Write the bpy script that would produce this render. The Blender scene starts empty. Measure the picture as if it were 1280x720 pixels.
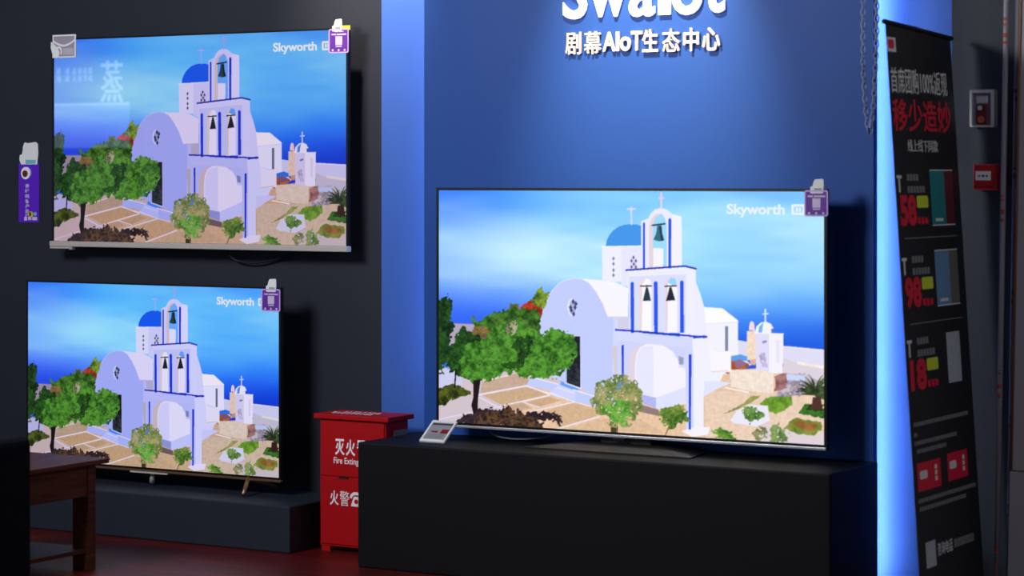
import bpy, bmesh, math, random
import numpy as np
from mathutils import Vector, Matrix

random.seed(7)
SC = bpy.context.scene
COL = SC.collection

# ---------------------------------------------------------------- camera, world, lights, exposure
# the back wall runs along x, +y goes into the wall, z is up; metres
FOC, YAW = 3038.08, 0.5398
cam = bpy.data.cameras.new('camera')
cam_o = bpy.data.objects.new('camera', cam)
COL.objects.link(cam_o)
cam_o.location = (5.4156, -7.8484, 1.45)
cam_o.rotation_euler = (math.pi/2, 0, YAW)
cam.sensor_fit = 'HORIZONTAL'
cam.sensor_width = 36.0
cam.lens = FOC*36.0/1280
cam.shift_y = -(360-219.9)/1280
cam.clip_end = 100
cam.dof.use_dof = True
cam.dof.focus_distance = 9.9
cam.dof.aperture_fstop = 3.2
SC.camera = cam_o

SC.view_settings.view_transform = 'Standard'
SC.view_settings.look = 'None'
SC.view_settings.gamma = 1.0
SC.view_settings.use_curve_mapping = False
SC.view_settings.exposure = 0.0

world = bpy.data.worlds.new('showroom_ambient')
SC.world = world
world.use_nodes = True
bg = world.node_tree.nodes['Background']
bg.inputs['Color'].default_value = (0.60, 0.72, 1.0, 1)
bg.inputs['Strength'].default_value = 0.22

def area_light(name, loc, target, sx, sy, power, color=(1, 1, 1)):
    l = bpy.data.lights.new(name, 'AREA')
    l.shape = 'RECTANGLE'; l.size = sx; l.size_y = sy; l.energy = power; l.color = color
    o = bpy.data.objects.new(name, l); COL.objects.link(o)
    o.location = loc
    o.rotation_euler = (Vector(target)-Vector(loc)).to_track_quat('-Z', 'Y').to_euler()
    return o

def spot_light(name, loc, target, power, angle, blend, radius, color=(1, 1, 1)):
    l = bpy.data.lights.new(name, 'SPOT')
    l.energy = power; l.spot_size = math.radians(angle); l.spot_blend = blend
    l.shadow_soft_size = radius; l.color = color
    o = bpy.data.objects.new(name, l); COL.objects.link(o)
    o.location = loc
    o.rotation_euler = (Vector(target)-Vector(loc)).to_track_quat('-Z', 'Y').to_euler()
    return o

area_light('banner_fill_light', (5.2, -3.2, 3.2), (2.4, -0.2, 1.2), 0.9, 0.9, 28, (0.97, 0.98, 1.0))  # added fill from the right to lift the banner, not a real fitting
spot_light('sign_spotlight', (1.32, -0.75, 3.05), (1.30, 0.0, 1.88), 330, 46, 1.0, 0.04, (1.0, 0.74, 0.54))
spot_light('wall_spotlight', (0.0, -0.50, 3.0), (0.0, 0.14, 2.3), 150, 54, 1.0, 0.04, (1.0, 0.82, 0.66))
area_light('ceiling_panel_light', (-0.5, -4.0, 3.2), (0.4, 0.1, 1.1), 1.3, 1.3, 200, (0.95, 0.97, 1.0))

# ---------------------------------------------------------------- materials
def lin(c):
    return tuple((x/255/12.92 if x/255 <= .04045 else ((x/255+.055)/1.055)**2.4) for x in c)

MATS = {}
def mat(name, rgb, rough=.5, metal=0., spec=.5, emit=None, estr=1., noise=0., nscale=30., bump=0., coat=0., trans=0., alpha=1.):
    if name in MATS: return MATS[name]
    m = bpy.data.materials.new(name); m.use_nodes = True
    nt = m.node_tree; b = nt.nodes['Principled BSDF']
    c = lin(rgb)
    b.inputs['Base Color'].default_value = (*c, 1)
    b.inputs['Roughness'].default_value = rough
    b.inputs['Metallic'].default_value = metal
    b.inputs['Specular IOR Level'].default_value = spec
    b.inputs['Coat Weight'].default_value = coat
    b.inputs['Transmission Weight'].default_value = trans
    b.inputs['Alpha'].default_value = alpha
    if emit:
        b.inputs['Emission Color'].default_value = (*lin(emit), 1)
        b.inputs['Emission Strength'].default_value = estr
    if noise or bump:
        tc = nt.nodes.new('ShaderNodeTexCoord')
        n = nt.nodes.new('ShaderNodeTexNoise'); n.inputs['Scale'].default_value = nscale; n.inputs['Detail'].default_value = 5
        nt.links.new(tc.outputs['Object'], n.inputs['Vector'])
        if noise:
            mx = nt.nodes.new('ShaderNodeMix'); mx.data_type = 'RGBA'
            mx.inputs['A'].default_value = (*[x*(1-noise) for x in c], 1)
            mx.inputs['B'].default_value = (*[min(1, x*(1+noise)) for x in c], 1)
            nt.links.new(n.outputs['Fac'], mx.inputs['Factor'])
            nt.links.new(mx.outputs['Result'], b.inputs['Base Color'])
        if bump:
            bp = nt.nodes.new('ShaderNodeBump'); bp.inputs['Strength'].default_value = bump; bp.inputs['Distance'].default_value = .002
            nt.links.new(n.outputs['Fac'], bp.inputs['Height'])
            nt.links.new(bp.outputs['Normal'], b.inputs['Normal'])
    MATS[name] = m
    return m

def wood_mat(name, dark, light, axis, scale, rough, plank=None):
    m = bpy.data.materials.new(name); m.use_nodes = True
    nt = m.node_tree; b = nt.nodes['Principled BSDF']; N = nt.nodes.new; L = nt.links.new
    tc = N('ShaderNodeTexCoord'); mp = N('ShaderNodeMapping')
    s = [scale*6]*3; s[axis] = scale*.5
    mp.inputs['Scale'].default_value = s
    L(tc.outputs['Object'], mp.inputs['Vector'])
    n = N('ShaderNodeTexNoise'); n.inputs['Scale'].default_value = 3; n.inputs['Detail'].default_value = 6; n.inputs['Distortion'].default_value = .6
    L(mp.outputs['Vector'], n.inputs['Vector'])
    r = N('ShaderNodeValToRGB')
    r.color_ramp.elements[0].position = .3; r.color_ramp.elements[0].color = (*lin(dark), 1)
    r.color_ramp.elements[1].position = .75; r.color_ramp.elements[1].color = (*lin(light), 1)
    L(n.outputs['Fac'], r.inputs['Fac'])
    out = r.outputs['Color']
    if plank:
        bk = N('ShaderNodeTexBrick'); bk.inputs['Scale'].default_value = 1
        bk.inputs['Brick Width'].default_value = plank[0]; bk.inputs['Row Height'].default_value = plank[1]
        bk.inputs['Mortar Size'].default_value = .004
        bk.inputs['Color1'].default_value = (1, 1, 1, 1); bk.inputs['Color2'].default_value = (.62, .62, .62, 1); bk.inputs['Mortar'].default_value = (.25, .25, .25, 1)
        L(tc.outputs['Object'], bk.inputs['Vector'])
        mx = N('ShaderNodeMix'); mx.data_type = 'RGBA'; mx.blend_type = 'MULTIPLY'; mx.inputs['Factor'].default_value = 1
        L(out, mx.inputs['A']); L(bk.outputs['Color'], mx.inputs['B']); out = mx.outputs['Result']
    L(out, b.inputs['Base Color'])
    b.inputs['Roughness'].default_value = rough
    b.inputs['Specular IOR Level'].default_value = .25
    return m

M_DARKWALL = mat('dark_wall_paint', (42, 46, 57), .5, spec=.3, noise=.08, nscale=6)
M_BLUE = mat('blue_panel_paint', (35, 84, 170), .5, spec=.28, noise=.04, nscale=5)
M_BLUEWALL = mat('blue_wall_paint', (66, 108, 196), .6, spec=.3, noise=.04, nscale=5)
M_CEIL = mat('ceiling_paint', (60, 62, 68), .9)
M_FLOOR = wood_mat('red_brown_floor_boards', (84, 20, 18), (124, 34, 28), 0, 2.0, .4, (1.2, .12))
M_TABLE = wood_mat('brown_table_wood', (72, 38, 22), (118, 66, 40), 1, 3.0, .5)
M_PLINTH = mat('black_plinth_laminate', (13, 14, 20), .6, spec=.2, noise=.1, nscale=20)
M_PLINTH2 = mat('charcoal_plinth_laminate', (38, 44, 57), .6, spec=.2, noise=.1, nscale=20)
M_SOFA = mat('black_sofa_fabric', (11, 11, 13), .9, spec=.2, noise=.15, nscale=120, bump=.3)
M_BEZEL = mat('black_tv_bezel', (10, 10, 14), .35)
M_HOUSING = mat('black_tv_housing', (14, 14, 17), .6)
M_SILVER = mat('silver_tv_bar', (205, 196, 190), .45, metal=.15)
M_STEEL = mat('brushed_silver_trim', (215, 215, 222), .35, metal=.7)
M_BRONZE = mat('bronze_stand_metal', (150, 112, 88), .35, metal=.7)
M_STAND = mat('dark_stand_metal', (24, 24, 28), .45, metal=.3)
M_CABLE = mat('black_cable', (16, 16, 18), .5)
M_CABLEG = mat('grey_cable', (96, 98, 108), .5)
M_RED = mat('red_fire_box_paint', (182, 8, 20), .5, spec=.25, noise=.06, nscale=12)
M_WHITE = mat('white_lettering', (252, 252, 255), .5)
M_SIGNWHITE = mat('lit_white_sign_acrylic', (245, 245, 250), .4, emit=(245, 246, 255), estr=.9)
M_SUBWHITE = mat('cream_sign_letters', (250, 240, 226), .45)
M_BLACK = mat('black_seam', (6, 6, 7), .7)
M_PLATE = mat('grey_handle_plate', (150, 155, 150), .5)
M_TAG = mat('purple_card', (104, 44, 170), .5)
M_TAGDEEP = mat('violet_sign_card', (98, 28, 214), .45)
M_TAGEDGE = mat('lilac_card_border', (214, 176, 240), .5)
M_TAGPALE = mat('pale_lilac_print', (222, 205, 236), .5)
M_YELLOW = mat('yellow_print', (226, 208, 40), .5)
M_LIME = mat('lime_print', (232, 250, 60), .6)
M_CYAN = mat('pale_cyan_print', (120, 200, 220), .5)
M_TOPPER = mat('white_cutout_card', (246, 248, 248), .55)
M_TOPPERG = mat('grey_cutout_card', (150, 160, 160), .6)
M_MAROON = mat('maroon_button', (112, 30, 26), .4)
M_BANNER = mat('black_banner_vinyl', (46, 46, 48), .5, spec=.3)
M_BPALE = mat('banner_grey_print', (246, 244, 236), .6)
M_BDIM = mat('banner_dim_print', (142, 144, 142), .6)
M_BRED = mat('banner_red_print', (248, 36, 64), .55)
M_BTEAL = mat('banner_teal_print', (34, 150, 150), .5)
M_BMAROON = mat('banner_maroon_print', (118, 40, 50), .5)
M_BBLUE = mat('banner_blue_print', (120, 165, 205), .5)
M_BOLIVE = mat('banner_olive_print', (126, 126, 108), .5)
M_BGREY = mat('banner_silver_print', (205, 209, 213), .5)
M_ALU = mat('aluminium_banner_base', (120, 122, 126), .4, metal=.8)
M_CHAIN = mat('pale_grey_chain_plastic', (150, 166, 205), .4, metal=.0)
M_CHROME = mat('chrome_frame', (215, 215, 215), .3, metal=.35)
M_BOXIN = mat('box_interior', (120, 114, 142), .6)
M_BOXRED = mat('dark_red_device', (100, 30, 40), .5)
M_ORANGE = mat('orange_device', (190, 96, 50), .5)
M_CALL = mat('red_call_point', (190, 22, 30), .45)
M_PIPE = mat('grey_pipe', (150, 148, 152), .45, noise=.08, nscale=8)
M_PIPE2 = mat('dull_grey_pipe', (122, 116, 116), .55, noise=.1, nscale=8)
M_PIPEMARK = mat('orange_pipe_print', (178, 70, 36), .6)
M_PIPEMARK2 = mat('grey_pipe_print', (84, 78, 84), .6)
M_BOARD = mat('off_white_wall_board', (170, 166, 172), .6)
M_BRASS = mat('brown_edge_strip', (126, 88, 66), .5)
M_LED = mat('blue_white_led_strip', (200, 220, 255), .5, emit=(200, 224, 255), estr=55)
M_CLEAR = mat('clear_film', (200, 196, 206), .25)
M_PINKGREY = mat('clear_tag_print', (170, 158, 178), .4)
M_PRICEGREY = mat('price_card_print', (158, 158, 168), .5)
M_PRICERED = mat('price_card_red', (140, 20, 28), .5)
M_PRICEDARK = mat('price_card_dark', (60, 40, 50), .5)
M_GLYPH = mat('screen_caption_light', (10, 10, 10), .4, emit=(235, 242, 255), estr=.8)
M_GLYPHB = mat('bright_screen_caption_light', (10, 10, 10), .4, emit=(232, 244, 255), estr=.95)

# ---------------------------------------------------------------- builders
ORG = {}
def tag(o, label=None, cat=None, group=None, kind=None):
    if label: o['label'] = label
    if cat: o['category'] = cat
    if group: o['group'] = group
    if kind: o['kind'] = kind
    return o

def empty(name, loc, label, cat, group=None):
    o = bpy.data.objects.new(name, None); COL.objects.link(o)
    o.empty_display_size = .05
    o.location = loc; ORG[o.name] = Vector(loc)
    return tag(o, label, cat, group)

class MB:
    def __init__(self): self.v = []; self.f = []; self.smooth = []
    def add(self, vs, fs, smooth=False):
        k = len(self.v); self.v += [tuple(x) for x in vs]
        self.f += [tuple(i+k for i in f) for f in fs]; self.smooth += [smooth]*len(fs); return self
    def box(self, x0, x1, y0, y1, z0, z1, bev=0.):
        if bev <= 0:
            return self.add([(x0,y0,z0),(x1,y0,z0),(x1,y1,z0),(x0,y1,z0),(x0,y0,z1),(x1,y0,z1),(x1,y1,z1),(x0,y1,z1)],
                            [(0,3,2,1),(4,5,6,7),(0,1,5,4),(1,2,6,5),(2,3,7,6),(3,0,4,7)])
        bm = bmesh.new(); bmesh.ops.create_cube(bm, size=1)
        for v in bm.verts:
            v.co = Vector(((x0+x1)/2+v.co.x*(x1-x0), (y0+y1)/2+v.co.y*(y1-y0), (z0+z1)/2+v.co.z*(z1-z0)))
        bmesh.ops.bevel(bm, geom=list(bm.edges), offset=bev, segments=3, profile=.5, affect='EDGES')
        return self.bm(bm)
    def bm(self, bm, smooth=False):
        bm.verts.index_update()
        self.add([v.co for v in bm.verts], [[v.index for v in f.verts] for f in bm.faces], smooth); bm.free(); return self
    def prism(self, pts, fr, t):
        """polygon pts (u,v) in frame fr=(o,U,V,N), thickness t along -N.. from 0 to t along N"""
        o, U, V, N = fr; n = len(pts)
        a = [o+U*p[0]+V*p[1] for p in pts]; b = [q+N*t for q in a]
        return self.add(a+b, [tuple(range(n))[::-1], tuple(range(n, 2*n))]+[(i, (i+1) % n, n+(i+1) % n, n+i) for i in range(n)])
    def rect(self, u0, u1, v0, v1, fr, t=.0006):
        return self.prism([(u0,v0),(u1,v0),(u1,v1),(u0,v1)], fr, t)
    def tube(self, path, r, n=10, cap=True, smooth=True):
        P = [Vector(p) for p in path]; rs = r if isinstance(r, (list, tuple)) else [r]*len(P)
        rings = []; up = None
        for i, p in enumerate(P):
            t = (P[min(i+1, len(P)-1)]-P[max(i-1, 0)]).normalized()
            if up is None: up = t.orthogonal().normalized()
            up = (up-t*up.dot(t)).normalized(); s = t.cross(up)
            rings.append([p+(up*math.cos(2*math.pi*k/n)+s*math.sin(2*math.pi*k/n))*rs[i] for k in range(n)])
        vs = [q for r_ in rings for q in r_]; fs = []
        for i in range(len(P)-1):
            for k in range(n): fs.append((i*n+k, i*n+(k+1) % n, (i+1)*n+(k+1) % n, (i+1)*n+k))
        if cap: fs += [tuple(range(n))[::-1], tuple((len(P)-1)*n+k for k in range(n))]
        return self.add(vs, fs, smooth)
    def disc(self, c, fr, r, t, n=24):
        return self.prism([(c[0]+r*math.cos(2*math.pi*k/n), c[1]+r*math.sin(2*math.pi*k/n)) for k in range(n)], fr, t)
    def ring(self, outer, inner, fr, t):
        o, U, V, N = fr; n = len(outer)
        A = [o+U*p[0]+V*p[1] for p in outer]; B = [o+U*p[0]+V*p[1] for p in inner]
        vs = A+B+[q+N*t for q in A]+[q+N*t for q in B]; fs = []
        for i in range(n):
            j = (i+1) % n
            fs += [(i, n+i, n+j, j), (2*n+i, 2*n+j, 3*n+j, 3*n+i), (i, j, 2*n+j, 2*n+i), (n+j, n+i, 3*n+i, 3*n+j)]
        return self.add(vs, fs)
    def text(self, s, fr, box, bold=0., depth=.0008, keep=False):
        """write s fitted to box (u0,u1,v0,v1) of frame fr"""
        c = bpy.data.curves.new('lettering_tmp', 'FONT'); c.body = s; c.size = 1; c.offset = bold; c.resolution_u = 4
        o = bpy.data.objects.new('lettering_tmp', c); COL.objects.link(o)
        bpy.context.view_layer.update()
        me = bpy.data.meshes.new_from_object(o.evaluated_get(bpy.context.evaluated_depsgraph_get()))
        bpy.data.objects.remove(o); bpy.data.curves.remove(c)
        bm = bmesh.new(); bm.from_mesh(me); bpy.data.meshes.remove(me)
        if not bm.verts: bm.free(); return self
        bmesh.ops.remove_doubles(bm, verts=list(bm.verts), dist=1e-5)
        xs = [v.co.x for v in bm.verts]; ys = [v.co.y for v in bm.verts]
        x0, x1, y0, y1 = min(xs), max(xs), min(ys), max(ys)
        u0, u1, v0, v1 = box
        ret = bmesh.ops.extrude_face_region(bm, geom=list(bm.faces))
        top = [g for g in ret['geom'] if isinstance(g, bmesh.types.BMVert)]
        ts = set(top); fo, U, V, N = fr
        for v in bm.verts:
            u = u0+(v.co.x-x0)/(x1-x0)*(u1-u0); w = v0+(v.co.y-y0)/(y1-y0)*(v1-v0)
            v.co = fo+U*u+V*w+N*(depth if v in ts else 0)
        return self.bm(bm)
    def build(self, name, m, parent=None, origin=None, label=None, cat=None, group=None, kind=None):
        if parent is not None: org = ORG[parent.name]
        if origin is None:
            a = np.array(self.v); lo, hi = a.min(0), a.max(0)
            origin = Vector(((lo[0]+hi[0])/2, (lo[1]+hi[1])/2, lo[2]))
        origin = Vector(origin)
        me = bpy.data.meshes.new(name)
        me.from_pydata([tuple(Vector(p)-origin) for p in self.v], [], self.f)
        for p, s in zip(me.polygons, self.smooth): p.use_smooth = s
        me.materials.append(m)
        bm = bmesh.new(); bm.from_mesh(me); bmesh.ops.recalc_face_normals(bm, faces=list(bm.faces)); bm.to_mesh(me); bm.free()
        o = bpy.data.objects.new(name, me); COL.objects.link(o)
        ORG[o.name] = origin
        if parent is not None:
            o.parent = parent; o.location = origin-org
        else: o.location = origin
        return tag(o, label, cat, group, kind)

X, Y, Z = Vector((1, 0, 0)), Vector((0, 1, 0)), Vector((0, 0, 1))
def face_frame(x, y, z): return (Vector((x, y, z)), X, Z, -Y)      # a plane that faces the room, like the wall
def rrect(u0, u1, v0, v1, r, n=4):
    pts = []
    for cu, cv, a in ((u1-r, v1-r, 0), (u0+r, v1-r, 90), (u0+r, v0+r, 180), (u1-r, v0+r, 270)):
        for k in range(n+1):
            t = math.radians(a+90*k/n); pts.append((cu+r*math.cos(t), cv+r*math.sin(t)))
    return pts

# ---------------------------------------------------------------- the setting
WY = 0.14
MB().box(-7.5, 6.5, -12.0, WY, -.1, 0).build('floor', M_FLOOR, kind='structure')
MB().box(-7.5, 6.5, -12.0, WY+.2, 3.3, 3.4).build('ceiling', M_CEIL, kind='structure')
MB().box(-7.5, .027, WY, WY+.2, 0, 3.3).build('wall_left', M_DARKWALL, kind='structure')
MB().box(.027, 2.402, WY, WY+.2, 0, 3.3).build('wall_back', M_BLUEWALL, kind='structure')
MB().box(2.402, 6.5, WY, WY+.2, 0, 3.3).build('wall_right', M_DARKWALL, kind='structure')
# raised blue feature panel on spacers
mb = MB().box(.318, 2.172, 0, .03, 0, 3.3, .003)
for sx in (.6, 1.25, 1.9): mb.box(sx-.03, sx+.03, .03, WY, 0, 3.3)
mb.build('trim_1', M_BLUE, kind='structure', label='raised blue feature panel behind the large television')
# off white boards at the right edge of the picture
def slant_board(z0, z1, name):
    def xs(z): return 2.652+(z-.104)*.0215
    mb = MB().add([(xs(z0), .0, z0), (3.4, .0, z0), (3.4, .03, z0), (xs(z0), .03, z0), (xs(z1), .0, z1), (3.4, .0, z1), (3.4, .03, z1), (xs(z1), .03, z1)],
             [(0,3,2,1),(4,5,6,7),(0,1,5,4),(1,2,6,5),(2,3,7,6),(3,0,4,7)])
    mb.box(2.9, 3.3, .03, WY, z0, z1)
    mb.build(name, M_BOARD, kind='structure')
slant_board(0, .460, 'trim_2'); slant_board(.464, 3.3, 'trim_3')
MB().tube([(2.664, .0, .464), (2.725, .0, 3.3)], .005, 8).build('trim_4', M_BRASS, kind='structure')

# light strips hidden behind both edges of the feature panel
for nm, x, lab, zb in (('led_strip', .40, 'glowing light strip behind left edge of blue panel', .62), ('led_strip', 2.122, 'glowing light strip behind right edge of blue panel', .02)):
    t = empty(nm, (x, .055, zb), lab, 'light')
    MB().box(x-.008, x+.008, .030, .078, zb, 3.25).build('channel', M_STEEL, t)
    MB().box(x-.006, x+.006, .078, .084, zb+.01, 3.24).build('diffuser', M_LED, t)

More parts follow.
